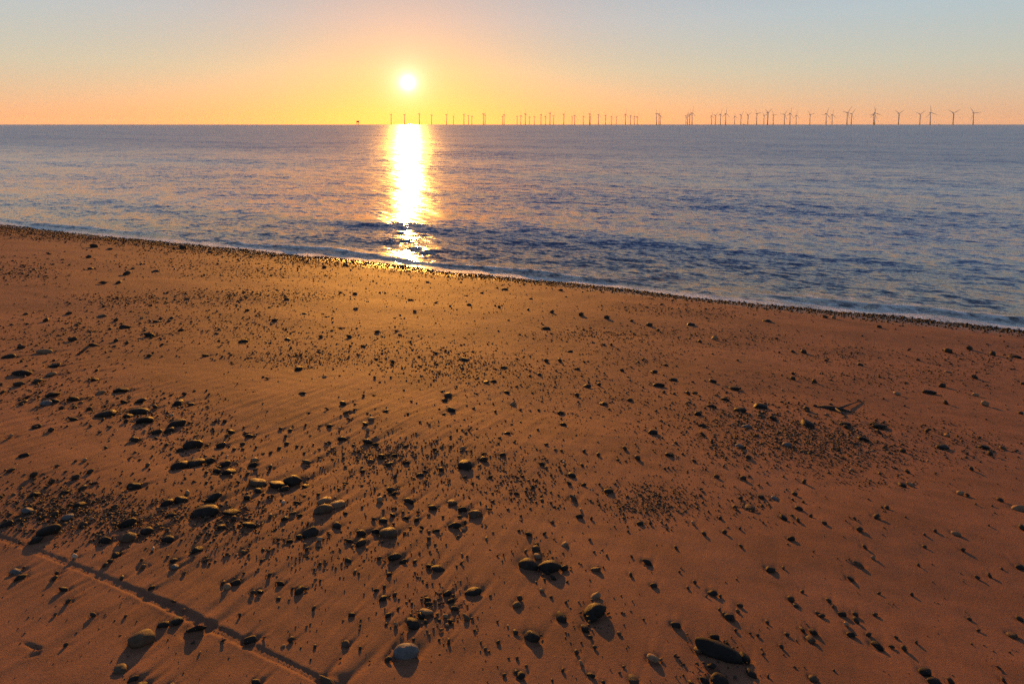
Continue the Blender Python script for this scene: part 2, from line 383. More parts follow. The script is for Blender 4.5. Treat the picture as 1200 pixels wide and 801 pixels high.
# ------------------------------------------------------------------ stones read off the photograph
# x, y, width, height in photo pixels; tone: d dark, b brown, t tan, g grey, p pale
STONES_TXT = """
42 630 12 7 d;87.5 650.5 7 6 p;89 643.5 6 4 d;150 629 15 9 b;179.5 642.5 6 4 p;197 630 13 8 d;231 642 14 8 d;203.5 654 9 6 d
205 662 9 6 g;168 662 10 4 b;177.5 685.5 8 6 d;19 665 11 5 g;24 672 11 6 d;66.5 668.5 6 5 d;64.5 675 7 4 d;74.5 687 10 7 d;80 701 7 4 d
65 715 5 4 b;109 717 7 6 d;147 719 4 4 d;77 751 6 5 d;166 743 22 14 b;191 728 11 6 d;208 723 13 7 d;230 731 18 12 d;141 779 12 8 b
156 791 10 9 d;165 798 12 8 d;200 800 9 5 b;234 762 4 3 t;203 702 7 4 d;136 649 8 6 d;142 647 6 5 b;129 657 6 5 d;123 661 7 4 d;123 632 13 6 d
216 669 6 4 b;143 675 6 3 d;276 678 12 9 d;261.5 680.5 7 4 d;266 686 9 3 t;305.5 689 9 8 d;296.5 691 8 5 d;316 672 7 6 d;329 681 10 5 d
351 688 12 9 d;343 687 6 5 d;359 687 5 4 d;368 709 7 5 d;326.5 698 6 4 d;281 717.5 6 5 d;293 743 14 10 d;262 747 7 5 d;310 743.5 6 4 d
341 745 7 6 d;369 753 6 6 d;405 750.5 9 5 b;422 757 6 4 d;399 768.5 4 4 d;364 768.5 4 4 d;300 793 11 10 d;385 797 22 12 b;412 717 8 7 d
402 723.5 4 5 d;416 667 7 5 b;441 688 8 7 d;450.5 684.5 6 6 d;449 697 10 8 d;462.5 693.5 7 6 d;456 670 8 6 d;444.5 651 7 6 d;462.5 649.5 16 8 d
473 654 9 6 d;455 717.5 9 7 d;466.5 710 6 6 d;452.5 729.5 6 4 d;464 730 8 4 t;455 769 9 6 d;475.7 758.3 25 17 g;409.5 630 10 9 d;423 632.5 14 9 d
413 637 6 5 b;430 640 5 4 b;364 623 17 8 d;374.5 631 8 5 g;360 642 7 5 d;356 649.5 5 3 b;375.5 658.5 6 5 d;372 662 4 4 d;351 626.5 9 6 d
339.5 632 9 5 d;326 630 6 5 d;321 641.5 4 5 d;308 642 5 3 d;285 645 9 4 b;306.5 655 5 4 d;242 654 8 5 d;408 654 9 6 d;375.5 678 5 4 d;433 771 4 5 d
619 658 22 11 d;644 661 25 12 d;648 674 9 8 d;641.5 668.5 9 6 d;630 650 10 5 t;661 663 10 8 d;616 644 7 4 b;628 642.5 13 3 d;629 635 6 5 d
590 648 7 6 d;583 649.5 5 4 b;662 635 10 6 t;619.5 624 10 5 d;638 623 7 5 d;570 629.5 7 5 b;541.5 648 6 5 b;541 658 6 4 d;535 662 5 4 d
502.5 660.5 8 6 d;513 663.5 16 6 d;486 654.5 6 6 d;554.5 690.5 19 7 d;501.5 699 10 9 d;502.5 706 11 4 d;515 700 6 6 b;516 694.5 5 4 b
524 693.5 11 5 d;528.5 701 9 6 d;533 709 10 8 d;499 715 15 6 t;522 719.5 8 5 t;493.5 719.5 9 5 d;546.5 720.5 10 8 b;528 724.5 8 6 d;499 726.5 6 6 d
515 724 5 5 d;484 728.5 15 7 d;524 730 6 4 t;537.5 715 5 4 d;605.5 706 11 7 b;609 700 8 4 d;635 690.5 7 3 t;583 726 5 5 d;595 732 5 3 t
604 738.5 8 5 d;623.5 743 18 9 d;634 742 5 5 d;556 737 5 4 d;657.5 720.5 14 10 d;698 697 12 6 t;697 713 24 12 d;693.5 721 14 7 d;698 663.5 13 10 b
707 663 4 4 b;685.5 734 11 6 d;692 744 6 5 d;675.5 762 7 5 d;697 756 6 5 d;681 775 9 4 t;692.5 788 9 6 d;659.5 783 6 5 d;647 794 4 5 d
610 788 12 7 d;605 785 6 5 d;591 788 7 6 d;584 750 6 5 d;569 758 5 4 b;563.5 750 5 4 b;526 750 8 5 d;484.5 748 5 4 d;617 778.5 4 4 b
606 769 5 4 d;596 769 4 4 d;649.5 629 4 5 d;705.5 642 4 4 d;711 649 5 4 b;707 797 7 5 d;480 700 5 5 d
842 758 41 18 d;837.5 743 11 7 d;818 758 10 8 b;872.5 766 14 10 d;834 777 11 9 d;843 793 17 12 d;826 794.5 12 7 d;810 797 9 6 d;880.5 786 11 6 d
792 729.5 12 9 d;742.5 793.5 12 8 b;765 770 14 6 t;725.5 741 6 4 b;731 779 5 4 d;754 724 5 5 d;766 684.5 9 5 d;740 650.5 5 4 d;758.5 657 13 5 d
739 672 8 5 d;792 640 8 5 d;798 663 4 4 d;796 668 4 4 d;814 680 6 5 d;806 687 6 4 d;835 692 11 6 d;828 696 5 4 b;844 696 5 4 d;843 711.5 6 4 d
855 719.5 12 6 d;849 717 6 4 b;867 706 8 5 d;864.5 713 6 4 b;927 698 8 5 d;932.5 705.5 6 4 d;940 689 6 4 d;958 713 6 5 d;899 725 7 5 d;927 629 9 6 d
868 638 6 4 d;903 664 12 5 d;918 662.5 5 4 b;825 624 7 5 d;849 622 8 5 d;862 736 5 3 d;879 738.5 5 4 d;888 741 5 4 d;922 738.5 6 5 d;933.5 746 6 4 d
940 732 8 6 d;953 735 10 5 d;950 744 10 5 b;915.5 754 6 3 d;894 764 5 4 d;900 789.5 5 4 d;953 789.5 9 8 b;953 645 5 3 d
1006 659.5 11 5 b;1023 653 6 4 t;1013 641 7 4 d;1007 622 9 4 d;997 675 9 5 d;971 699 8 5 d;976 706 5 4 d;987 714 9 6 d;1002 714.5 8 5 d;1003 722 8 4 d
991.5 726.5 7 4 g;997 737.5 9 5 d;1018 738.5 6 4 d;1028 750 13 7 d;1045 753 6 4 d;1059.5 755.5 8 5 d;963 716 7 5 d;1025.5 715 6 4 d;1030 691 5 4 d
1076 662 5 3 d;1083 642 6 4 d;1120 628.5 9 5 t;1128 647 6 4 d;1095.5 625.5 6 4 d;1159 675 7 4 d;1145 677 7 3 d;1195 667 9 5 d;1197 622.5 8 4 d
1136 721 5 4 d;1146.5 734 5 3 d;1186 738.5 9 6 b;1195 723 6 4 d;1170 778 6 3 d;1176 792 6 4 d;1084 781.5 11 7 d;1094.5 793 13 5 d;1114 794 8 4 d
1074 748 5 4 d;1050 742 5 4 d;1073 798 5 4 d;1068.5 693.5 5 3 d
57 620 19 10 d;32 598 12 6 g;79.5 605 12 6 g;93 591 13 6 d;98 614 8 5 d;150 611 15 10 d;172 620 14 11 d;196 588 14 8 d;212 585 14 6 d;220 578 10 3 t
241 597 25 11 d;200 604 12 4 d;210 542 16 9 d;228 539 20 5 d;226 517 20 11 d;211 523 9 7 d;195 519 7 5 d;184 504 12 6 d;157 514 11 5 d;198 502 12 6 d
28 534 10 5 d;13 552.5 9 3 d;40 559 10 4 d;89 561.5 8 3 d;106 554 9 4 d;61 566.5 9 4 d;89 541.5 5 4 d;99.5 540 6 5 g;103.5 544 6 5 d;67 547.5 6 4 b
153 536 7 4 d;164 537.5 5 4 d;173 544.5 7 4 b;157 569 14 7 d;165 567 7 5 b;41 579 10 5 d;76 577 8 7 d;97 573 10 4 d;111 567 7 4 d;8 612 12 5 d
51 605 7 5 d;65 602 8 5 d;1 582 5 4 d;13 513 8 3 g;60 505 9 3 d;41 501 7 3 d;124 524.5 6 3 d;197 621 7 5 b;135 593 6 4 b
302 561 19 8 b;343 558 20 10 d;326 564 20 6 d;303 572 10 5 d;334 569 12 5 d;358 565 12 4 d;379 594 21 12 b;395 588 18 5 t;380 584.5 16 4 t
250 582 16 9 d;260 614 12 10 d;271 599 18 6 d;274 607.5 9 4 d;292 614 16 6 d;290 596.5 8 5 d;455 619.5 20 13 b;440 618 12 9 d;449 605 12 8 d
460 599 9 5 d;475 603 10 5 d;263 540 14 8 d;246 536 13 7 d;268 549 16 7 d;254 549 10 5 d;298 536 9 4 t;296 541.5 12 5 d;317 544 8 5 d;307 511 7 4 d
335 507 7 5 d;300 520 5 4 d;274.5 522.5 6 4 d;259 517 12 6 d;284 515.5 6 5 d;292 505 10 8 d;243 518 7 5 d;348 518 6 6 d;354 518.5 4 4 d;327 521 7 4 d
317 526 6 6 d;336 515.5 7 4 d;401 509 13 11 d;431 513 14 8 d;440 517 10 5 d;431 502 8 5 t;421 524 7 6 d;414 518 5 4 d;386 514.5 6 5 d;475 519.5 6 5 d
359 537 12 4 b;373.5 531.5 5 4 d;389.5 533.5 5 4 d;356.5 526.5 5 4 d;425 547 8 6 d;434 535 8 6 b;456 539 10 6 d;448 530 12 5 d;462 529 9 6 d;476 537 9 7 d
403.5 562 6 5 b;424 564 5 5 d;458 569 12 5 d;462 573.5 9 7 d;439 568 6 5 d;463 553.5 7 5 d;379 568 5 4 d;397 570 7 4 d;373 576 6 5 d;367 574.5 5 4 d
479 581 14 10 d;449 594 4 6 b;348 585.5 9 6 d;332 587 7 4 p;304 586 6 6 d;290 580 10 6 d;319 580 7 3 d;309 577 5 4 d;343 599 9 6 b;351 601 8 8 d
317 603 8 5 b;334 606 12 5 d;405 598 6 8 d;395 613 12 7 d;361 613 7 5 d;423 621 14 6 d;445 583 10 3 t;461 611 6 4 d;438 605 6 5 d;290 553 8 4 d
300 547 6 5 b;242 564 6 4 d;242 551 6 7 d;279 563 6 4 d
545 543 17 9 d;510 524 8 7 d;542 523.5 9 6 t;498.5 562 7 6 d;498 547 7 8 d;492 552 10 5 d;517 546 8 7 d;574 556 8 6 d;545 556 7 5 d;554 564 6 4 d
567 530 6 7 d;567 537 11 5 d;589 531 10 7 d;553.5 532 5 6 d;594 505 9 6 d;550 503 8 5 d;535.5 502.5 5 5 d;585.5 512 5 4 d;528 511 6 4 d;512 515 6 4 b
528 522 7 4 d;635 541 9 5 d;640 546 6 4 b;640 519.5 7 4 d;658 526.5 5 5 d;684.5 527.5 7 5 d;701 532 10 4 d;658 537.5 7 4 t;682 543.5 6 4 d;670 554.5 11 5 d
684 565 8 6 d;667 563.5 9 5 d;605 557 7 5 d;613 556 5 4 d;629 559.5 6 5 d;624 567 8 7 d;605.5 575 8 6 d;621.5 581 6 5 d;635 582.5 7 6 b;597 572 4 4 d
616 573.5 4 4 d;599 582.5 5 3 b;577.5 584.5 6 5 b;563 587 6 4 b;582.5 571.5 5 4 b;590 561.5 4 3 d;543 576.5 4 5 d;672 581 12 6 b;713 573 13 5 d
507 590 13 8 d;530 586 14 5 b;542 594 13 6 d;557 599 17 9 b;572.5 595 7 4 d;488.5 604 9 8 d;490 597 6 4 d;494 614 7 7 d;519 602.5 5 5 d;538.5 603 7 5 d
532.5 613 15 9 d;545 611 8 5 d;511 618 9 8 d;503 620.5 7 4 b;543 618.5 7 3 t;502.5 629 7 4 d;537 627 5 3 b;510 636 4 4 d;569 614 6 4 t;608 620 5 4 d
647 609 7 4 b;650 591 5 4 d;656 589.5 5 3 d;661 592.5 4 3 d;645.5 586.5 5 4 d;679 602 10 7 d;681 596 6 4 t;693 605 6 4 d
879 593 12 6 b;861 593 8 4 d;840 557 7 4 d;838 564.5 5 3 t;821.5 571.5 5 3 d;779 547.5 5 4 d;871 560 9 4 d;848 546 8 3 d;892 580 9 6 d;867.5 581.5 6 4 d
908 582 9 5 g;931 579 8 3 d;942 566 8 4 d;893 590 6 5 d;901 590 6 4 d;936 595 9 5 d;941 588 5 3 d;918 605 9 5 d;935 609 7 4 d;950 604 6 4 d
867 617.5 6 4 d;844 605.5 6 4 d;812 612 8 4 t;750 611 9 5 d;762 611 6 6 d;736 620 4 4 d;784 530 11 7 d;747 536 9 4 d;724 537 5 6 d;732 525 8 3 d
765 503 13 9 d;823 509 9 4 d;834 518 7 3 d;867 523 12 6 g;922 521.5 12 6 g;877 537 9 4 d;813 538 7 5 d
1067 570 9 6 t;1057 571 9 5 d;1063 554 7 4 d;1125 580 8 4 t;1133 582 8 4 d;1172 588 7 4 d;1194 598 12 5 t;1039 598 7 4 d;1027 608 10 4 d;1001 610 6 4 d
966 613.5 6 4 d;1012 514 14 5 d;1030 508 9 4 d;1028 501 12 4 d;992 501 10 4 d;1086 507 9 4 d;1104 525 14 4 d;1153 525 12 5 d;1160 533 9 4 d
1175 527 7 3 b;1133 533.5 5 3 d;1138 552 7 3 d;1058 529.5 7 3 d;998 553 5 3 g;1110 512 7 3 t
142 454 16 7 d;118 458 11 4 t;111 442 9 6 d;113 432 8 4 d;60 436.5 11 5 t;64 426 14 4 d;26 437 20 4 d;44 445.5 11 3 d;22 449.5 12 3 d;3 458 8 5 d
32 465.5 10 3 d;27 472.5 10 4 d;62 461 15 8 d;54 472.5 12 5 g;65 469.5 11 5 d;87 466 11 7 d;87 476 10 4 d;86 490.5 11 4 d;43 499 9 5 d
124 483 20 7 d;145 468 8 6 d;165 466 12 8 d;209 469 14 5 d;224 471 9 5 d;216 459.5 7 4 d;182 475 8 4 d;163 480 20 4 d;150 486 11 5 d;170 490 17 9 d
207 494 18 8 d;72 477.5 7 3 d;105 478 9 4 d;148 493 7 4 d;123 474.5 6 4 d
354 458.5 9 6 d;350 428 12 5 d;439 439 6 7 d;433 435 4 4 d;398 437 4 5 d;313 441.5 6 3 d;278 448 6 3 d;380 439 7 3 g;383 478 6 4 d;362 481.5 6 4 d
402 470.5 10 6 d;416 472 6 4 d;406 481 10 7 b;415.6 479 5 4 d;452 479.5 8 7 d;409 490 7 4 d;386 495 8 8 d;428 494 9 7 d;435 489.5 9 5 t;398 499 7 5 t
374.5 496.5 5 4 d;271 500.5 11 8 d;340 500.5 8 4 d;329 498.5 7 4 d;478 484 6 4 d;438 460 5 4 d;426 461.5 6 3 d;261 483 5 4 d;253 491 5 4 d
263.5 491 6 3 d;302.5 495 4 5 d;286 496.5 5 4 d;288 503 7 5 d
529 477 12 9 d;544 417.5 13 7 d;491 413.5 7 5 d;522 408 6 4 d;511 410.5 9 4 d;537 411.5 6 4 d;590.5 428 10 5 d;606 418.5 5 4 d;570 445 9 5 b
578 444 9 5 d;594 456 9 5 d;601 469 9 5 t;610 476 6 5 d;631 476.5 6 4 d;657 479.5 10 6 d;660 494 10 7 d;525 460.5 14 3 d;520 483 6 6 d;580.5 479 6 5 d
492 493 6 5 d;668 408.5 9 6 d;640 421 10 4 d;656 420.5 9 4 d;676 429.5 9 6 d;621 438.5 7 4 d;632 437.5 7 3 d;685 423 6 3 d;708 403.5 8 3 d;716 403.5 6 3 d
688 449.5 12 4 d;676 460 8 4 d;707 469.5 12 4 d;714 476 6 4 d;518 454 6 5 d;535 449.5 5 3 d;559 458 5 4 d;521 466 9 4 d;482 467 5 7 d;555 476 6 3 d
702 448 7 4 d;780 425 9 5 d;729 432 7 4 d;753 420 6 3 d;766 433 12 4 d;772 448.5 17 5 d;789 442 11 5 d;806 459.5 9 4 d;814 459 9 4 d;835 445 11 6 d
860 453 15 3 d;867 479 16 7 d;891 475 17 7 d;906 490 11 6 d;890 487 9 4 d;875 498 12 6 g;823 497 9 6 d;946 497 15 7 d;945 480 9 4 d;818 483.5 11 4 d
834 475 12 5 d;850 467 11 4 d;929 410.5 10 4 d;942 411.5 11 3 d;913 411.5 6 4 d;929 438 7 4 d;954 448.5 9 3 d;738 465 9 5 d;828 430.5 5 3 d
929 444.5 9 3 d;778 457 9 4 d
1111 435 9 5 t;1104 452.5 9 4 d;1051 461.5 8 5 g;1089 460 17 3 d;1108 473.5 9 3 d;1029 499 19 5 d;990 496 14 9 d;1008 427 8 4 d;1076 420.5 8 3 d
1111 410.5 12 3 d;1136 407.5 10 3 d;1163 413.5 10 3 d;1188 416 16 4 d;968 421.5 7 3 d;1154 476 11 3 t;1143 463.5 7 5 t;1196 486.5 7 3 d;1198 449 8 4 d
1142 443 11 3 d;1060 475.5 5 3 d;1065 409 7 3 d
119 367.5 12 5 b;81 365 9 4 d;184 374 12 5 d;146 381 13 6 d;52 410 17 5 t;30 366 7 3 d;182 317 11 4 d;121 332 11 4 d;149 320.5 14 3 d;219 349 7 6 d
201 371 9 4 d;212 384.5 9 5 d;241 413 11 5 d;136 373 8 4 d;92 377.5 8 3 b;104 301 9 2.5 d;110 402 12 4 d;149 400.5 8 4 d;190 402 7 4 d;97 409.5 9 4 b
175 391 16 5 d;54 374 10 4 d;85 397 10 4 d;25 407 12 3 d;10 417 14 4 d;64 427 12 4 d;290 362.5 8 4 d;285 397 14 5 d;175 414.5 9 3 d;136 397 7 5 d
214 290 11 3 d;129 291 7 3 d;110 289 10 3 d;106 314 9 3 d;57 297 7 2 d;139 332 10 3 d;246 294.5 8 2.5 d
357 366 9 5 d;336 350 8 5 d;337 395 10 5 d;399 383 8 4 d;409 392.5 10 4 d;424.5 403 8 4 d;376 393 11 3 d;322 374 12 3 d;564.5 342.5 7 4 d;591 338 13 6 d
582.5 337 6 4 d;527.5 359 6 4 g;549.5 357.5 9 3.5 d;511 354.5 9 3 d;481 351 8 2.5 d;442 388 9 2.5 d;464 387 9 2.5 d;416 344 9 2.5 d;411 316 5 3 d
380 313 8 2.5 d;318 322 5 3.5 d;501 331 7 3 d;585 361 9 2.5 d;377 367 5 3 d;391 364 6 3 d;417 362 8 2.5 d;486 365 7 2.5 b;332 324 5 3 d;465 407 4 3 d
441 417 7 4 d;460 420 9 4 d;481 397.5 8 2.5 d
640 384 14 5 d;809.5 380.5 15 5 d;899 375 14 6 d;837 397 11 4 t;657 340.5 8 4 d;647 367 9 2.5 d;681 370.5 10 2.5 d;711 374 10 2.5 d;740 377 7 3 d
761 382 10 2.5 d;622 351 8 2.5 d;619 364 8 2.5 d;705 359 4 2.5 d;775 357 8 3.5 b;771 387.5 7 2.5 d;820 400.5 8 3 d
1036 369.5 6 3.5 d;1092 377.5 5 3 d;1030 383 9 3 d;977 373 10 3 t;967 372 9 3 d
"""
STONES = []
for rec in STONES_TXT.replace('\n', ';').split(';'):
    p = rec.split()
    if len(p) == 5:
        STONES.append((float(p[0]), float(p[1]), float(p[2]), float(p[3]), p[4]))
STONES.sort(key=lambda s: -s[2] * s[3])
N_SINGLE = 300

S = []          # world description of every stone
for i, (px, py, w, h, tone) in enumerate(STONES):
    gx, gy, t = to_ground(px, py + 0.32 * h)
    gx, gy, t = float(gx), float(gy), float(t)
    m = t / FPX                                   # metres per photo pixel there
    d = ray(px, py)
    nrm = np.array([EV[0] * TAN, EV[1] * TAN, 1.0]); nrm /= np.linalg.norm(nrm)
    sd = max(0.05, float(-(d @ nrm)))             # sine of view angle on the slope
    a = w * m * (0.45 if w >= 15 and t < 6 else 0.385 if t < 7 else 0.35)
    r1 = random.uniform(0.6, 1.05) if w < 15 else random.uniform(0.62, 0.92)
    b = a * r1
    hh = h * m * 0.5
    c2 = hh * hh * 1.25 - (b * sd) ** 2
    c = math.sqrt(max(c2, 0.0)) / math.sqrt(1 - sd * sd)
    c = min(max(c, 0.34 * a), (0.56 if t < 6 else 0.46) * a)
    if i == 0:
        a, b, c = a * 1.1, a * 0.5, a * 0.36
    S.append(dict(i=i, px=px, py=py, w=w, h=h, tone=tone, x=gx, y=gy, t=t, a=a, b=b, c=c, m=m))

# ------------------------------------------------------------------ beach: one sheet, finest near the camera's foot
azf = np.linspace(-47, 47, 790)
azc_r = 47 + np.linspace(0, 1, 45)[1:] ** 1.6 * 133
az = np.radians(np.concatenate([-azc_r[::-1], azf, azc_r]))
rr = np.concatenate([[0.02, 0.3, 0.6, 0.9], np.exp(np.linspace(math.log(1.15), math.log(13), 730)),
                     np.exp(np.linspace(math.log(13), math.log(48), 140))[1:],
                     np.exp(np.linspace(math.log(48), math.log(900), 30))[1:]])
AZ, RR = np.meshgrid(az, rr, indexing='ij')
BX = RR * np.sin(AZ); BY = RR * np.cos(AZ)
BZ = beach_base(BX, BY) + sand_detail(BX, BY) + track_profile(BX, BY)

# scour round the nearer stones: a hollow at the upwash side and a low tail of sand on the lee, down the slope
for s in S:
    if s['t'] > 9 or s['w'] < 5:
        continue
    rad = s['a']
    r0 = math.hypot(s['x'], s['y']); a0 = math.atan2(s['x'], s['y'])
    reach = rad * 9
    j0, j1 = np.searchsorted(rr, r0 - reach), np.searchsorted(rr, r0 + reach)
    da = reach / r0
    i0, i1 = np.searchsorted(az, a0 - da), np.searchsorted(az, a0 + da)
    if i1 - i0 < 2 or j1 - j0 < 2:
        continue
    x = BX[i0:i1, j0:j1] - s['x']; y = BY[i0:i1, j0:j1] - s['y']
    uu = (x * EU[0] + y * EU[1]) / rad
    vv = (x * EV[0] + y * EV[1]) / rad
    dep = min(s['c'], 0.018) * random.uniform(0.4, 0.8)
    d2 = np.sqrt(uu ** 2 + (vv * 0.9) ** 2)
    hol = -0.75 * dep * np.exp(-((d2 - 1.0) / 0.42) ** 2) * (0.65 + 0.35 * np.tanh(-vv))
    ln = random.uniform(2.6, 6.0)
    hornL = -(0.55 if s['px'] < 560 else 0.16) * dep * np.exp(-((np.abs(uu) - 0.9 - 0.10 * vv) / 0.42) ** 2) * np.exp(-(np.maximum(vv, 0) / ln) ** 2) * (vv > 0)
    tail = (0.24 if s['px'] < 560 else 0.12) * dep * np.exp(-(uu / 0.62) ** 2) * np.exp(-((vv - 1.5) / ln) ** 2) * sstep(0.4, 1.6, vv)
    BZ[i0:i1, j0:j1] += hol + hornL + tail

# a bird's three-toed scratch low at the left
for (p0, p1) in (((22, 747), (44, 756)), ((27, 768), (45, 761))):
    xa, ya, _ = to_ground(*map(float, p0)); xb, yb, _ = to_ground(*map(float, p1))
    L = math.hypot(xb - xa, yb - ya)
    s_ = ((BX - xa) * (xb - xa) + (BY - ya) * (yb - ya)) / L / L
    d_ = ((BX - xa) * (yb - ya) - (BY - ya) * (xb - xa)) / L
    BZ += np.where((s_ > -0.1) & (s_ < 1.1), -0.009 * s_.clip(0.15, 1) * np.exp(-(d_ / 0.006) ** 2), 0)

co = np.stack([BX, BY, BZ], -1).reshape(-1, 3)
beach_me = mesh_np('beach', co, grid_faces(len(az), len(rr))[:, ::-1])
vv_ = (BX * EV[0] + BY * EV[1]).ravel()
attr(beach_me, 'offshore', vv_ - DSH)

M = Nodes('damp_sand')
P = M.pos()
shore = M.mapping(P, (1, 1, 1), (0, 0, -SHORE_ANG))
big = M.noise(M.mapping(shore, (0.35, 0.8, 1)), 1.0, 3, 0.55)
mid = M.noise(M.mapping(shore, (2.0, 4.0, 1)), 1.0, 4, 0.6)
grain = M.noise(P, 700, 2, 0.6)
c1 = M.mix(M.mapr(big, 0.35, 0.68), (0.232, 0.102, 0.062), (0.312, 0.140, 0.085))
c2 = M.mix(M.mapr(mid, 0.42, 0.68, 0, 0.75), c1, (0.140, 0.062, 0.037))
c3 = M.mix(M.mapr(grain, 0.30, 0.75, 0.0, 0.9), M.mix(0.55, c2, (0.05, 0.027, 0.016)), M.mix(0.35, c2, (0.42, 0.21, 0.115)))
off = M.attr('offshore')
edge = M.math('ADD', off, M.math('MULTIPLY', M.math('SUBTRACT', mid, 0.5), 1.2))
wet = M.mapr(edge, -1.3, -0.25)
cw = M.mix(M.math('MULTIPLY', wet, 0.6), c3, (0.06, 0.038, 0.026))
h1 = M.noise(P, 330, 3, 0.75)
h2 = M.noise(P, 60, 2, 0.5)
bp = M.bump(h2, 0.003, 0.5)
bp = M.bump(h1, 0.0032, 1.0, bp)
rough = M.mapr(wet, 0, 1, 0.82, 0.36)
bs = M.bsdf(Base_Color=cw, Roughness=rough, Normal=bp)
M.put(bs.inputs['Specular IOR Level'], M.mapr(wet, 0, 1, 0.07, 0.5))
sand_mat = M.done(bs.outputs[0])
tag(link('beach', beach_me, sand_mat), kind='structure')

# ------------------------------------------------------------------ sea
saz = np.radians(np.concatenate([-(60 + np.linspace(0, 1, 16)[1:] * 40)[::-1], np.linspace(-60, 60, 620), 60 + np.linspace(0, 1, 16)[1:] * 40]))
sr = np.concatenate([1 / np.linspace(1 / 8.0, 1 / 260.0, 430), np.exp(np.linspace(math.log(260), math.log(15000), 26))[1:]])
SA, SRr = np.meshgrid(saz, sr, indexing='ij')
SX = SRr * np.sin(SA); SY = SRr * np.cos(SA)
su = SX * EU[0] + SY * EU[1]
sv = SX * EV[0] + SY * EV[1] - DSH             # metres offshore
damp = sstep(-0.2, 2.5, sv)
far = 1 - sstep(120, 240, SRr)
SZ = np.zeros_like(SX)
# swells rolling in: steep front towards the beach, long low back, crests wandering along the shore
for k, (s0, A, fw, bk) in enumerate(((1.9, 0.035, 0.35, 1.6), (5.3, 0.115, 0.62, 4.5), (17.0, 0.12, 1.6, 9.0), (33.0, 0.16, 2.4, 14.0), (58.0, 0.22, 4.0, 22.0))):
    c0 = sv - s0 - s0 ** 0.5 * (0.42 * noise(su * 0.05, su * 0 + k * 3.3, 31) + 0.16 * noise(su * 0.21, su * 0 + k, 32))
    lo = np.clip(0.62 + 0.75 * noise(su * 0.045 + k * 9.1, su * 0 + 1.3, 33), 0.12, 1.2)
    SZ += A * lo * (1 / (1 + np.exp(-np.clip(c0 / (fw * 0.5), -30, 30)))) * np.exp(-c0.clip(0) / bk) * far
SZ += 0.05 * noise(su * 0.045, sv * 0.11, 34) * damp * far
# chop from many directions
for k in range(26):
    l = 0.35 * 1.11 ** k
    th = rng.normal(0.25, 0.75)
    kx, ky = math.sin(th) / l, math.cos(th) / l
    A = 0.0030 * l ** 0.40 * rng.uniform(0.6, 1.1)
    res = 1 - sstep(2.2, 4.5, SRr ** 2 * 0.00028 / l * 2.4)
    SZ += A * np.sin(2 * math.pi * (su * kx + sv * ky) + rng.uniform(0, 6.28) + 1.5 * noise(su * 0.3 / l, sv * 0.3 / l, 60 + k)) * (0.18 + 0.82 * damp) * far * res
# last little breaker and the swash tongue
lip = sv - 0.75 - 0.30 * noise(su * 0.28, su * 0 + 2.2, 41) - 0.14 * noise(su * 0.9, su * 0 + 4.7, 42)
brk = np.clip(0.65 + 0.8 * noise(su * 0.17 + 1.7, su * 0, 43), 0.12, 1.3)
SZ += 0.055 * brk * np.where(lip < 0, np.exp(-(lip / 0.13) ** 2), np.exp(-(lip / 0.42) ** 2))
SZ += (0.034 * noise(su * 0.30, su * 0 + 7.7, 44) + 0.014 * noise(su * 0.95, su * 0 + 1.1, 45)) * (1 - sstep(0, 1.5, sv)) + 0.012
bz = beach_base(SX, SY) + sand_detail(SX, SY)
depth = SZ - bz
# foam: the swash edge, the little breaker's crest, loose scraps just outside
lace = noise(su * 2.6, sv * 4.2, 51) + 0.6 * noise(su * 6.5, sv * 9, 52)
foam = sstep(0.105, 0.030, depth) * (0.75 + 0.5 * noise(su * 1.3, sv * 2, 53)).clip(0.3, 1)
foam = np.maximum(foam, brk * np.exp(-((lip + 0.03) / 0.12) ** 2) * sstep(-0.6, 0.3, lace))
foam = np.maximum(foam, sstep(0.10, 0.65, lace) * (1 - sstep(0.3, 2.6, sv)) * sstep(-0.25, 0.35, noise(su * 0.25, sv * 0.5, 54)) * 0.85)
sf = grid_faces(len(saz), len(sr))[:, ::-1]
dep_f = depth.ravel()[sf].max(1)
vmin = sv.ravel()[sf].max(1)
sf = sf[(dep_f > -0.01) & (vmin > -3)]
used = np.unique(sf)
remap = -np.ones(SX.size, np.int64); remap[used] = np.arange(len(used))
sea_me = mesh_np('sea', np.stack([SX, SY, SZ], -1).reshape(-1, 3)[used], remap[sf])
attr(sea_me, 'foam', foam.ravel()[used])
attr(sea_me, 'depth', depth.ravel()[used])
attr(sea_me, 'offshore', sv.ravel()[used])

M = Nodes('sea_water')
P = M.pos()
sh = M.mapping(P, (1, 1, 1), (0, 0, -SHORE_ANG))
lanes = M.noise(M.mapping(sh, (0.007, 0.050, 1)), 1.0, 3, 0.55)
amp = M.mapr(lanes, 0.34, 0.66, 0.50, 1.45)
# wave facets given as slopes, so that the chop holds its strength out to the horizon
def vm(op, a, b):
    nd = M.n('ShaderNodeVectorMath', operation=op)
    for i_, v_ in enumerate((a, b)):
        if isinstance(v_, (int, float)):
            v_ = (v_, v_, v_)
        M.put(nd.inputs[i_], v_)
    return nd.outputs[0]
def slopes(vec, scale, k, detail=2):
    c_ = M.noise(vec, scale, detail, 0.6, 'Color')
    return vm('MULTIPLY', vm('SUBTRACT', c_, 0.5), (k * 0.36, k * 1.25, 0.0))
sl = vm('ADD', slopes(M.mapping(sh, (0.55, 1.3, 1)), 1.0, 0.55), slopes(M.mapping(sh, (2.6, 7.0, 1)), 1.0, 0.95, 3))
sl = vm('ADD', sl, slopes(M.mapping(sh, (9, 24, 1)), 1.0, 0.75))
sl = vm('ADD', sl, slopes(M.mapping(sh, (0.05, 0.13, 1)), 1.0, 0.38, 6))
scl = M.n('ShaderNodeVectorMath', operation='SCALE')
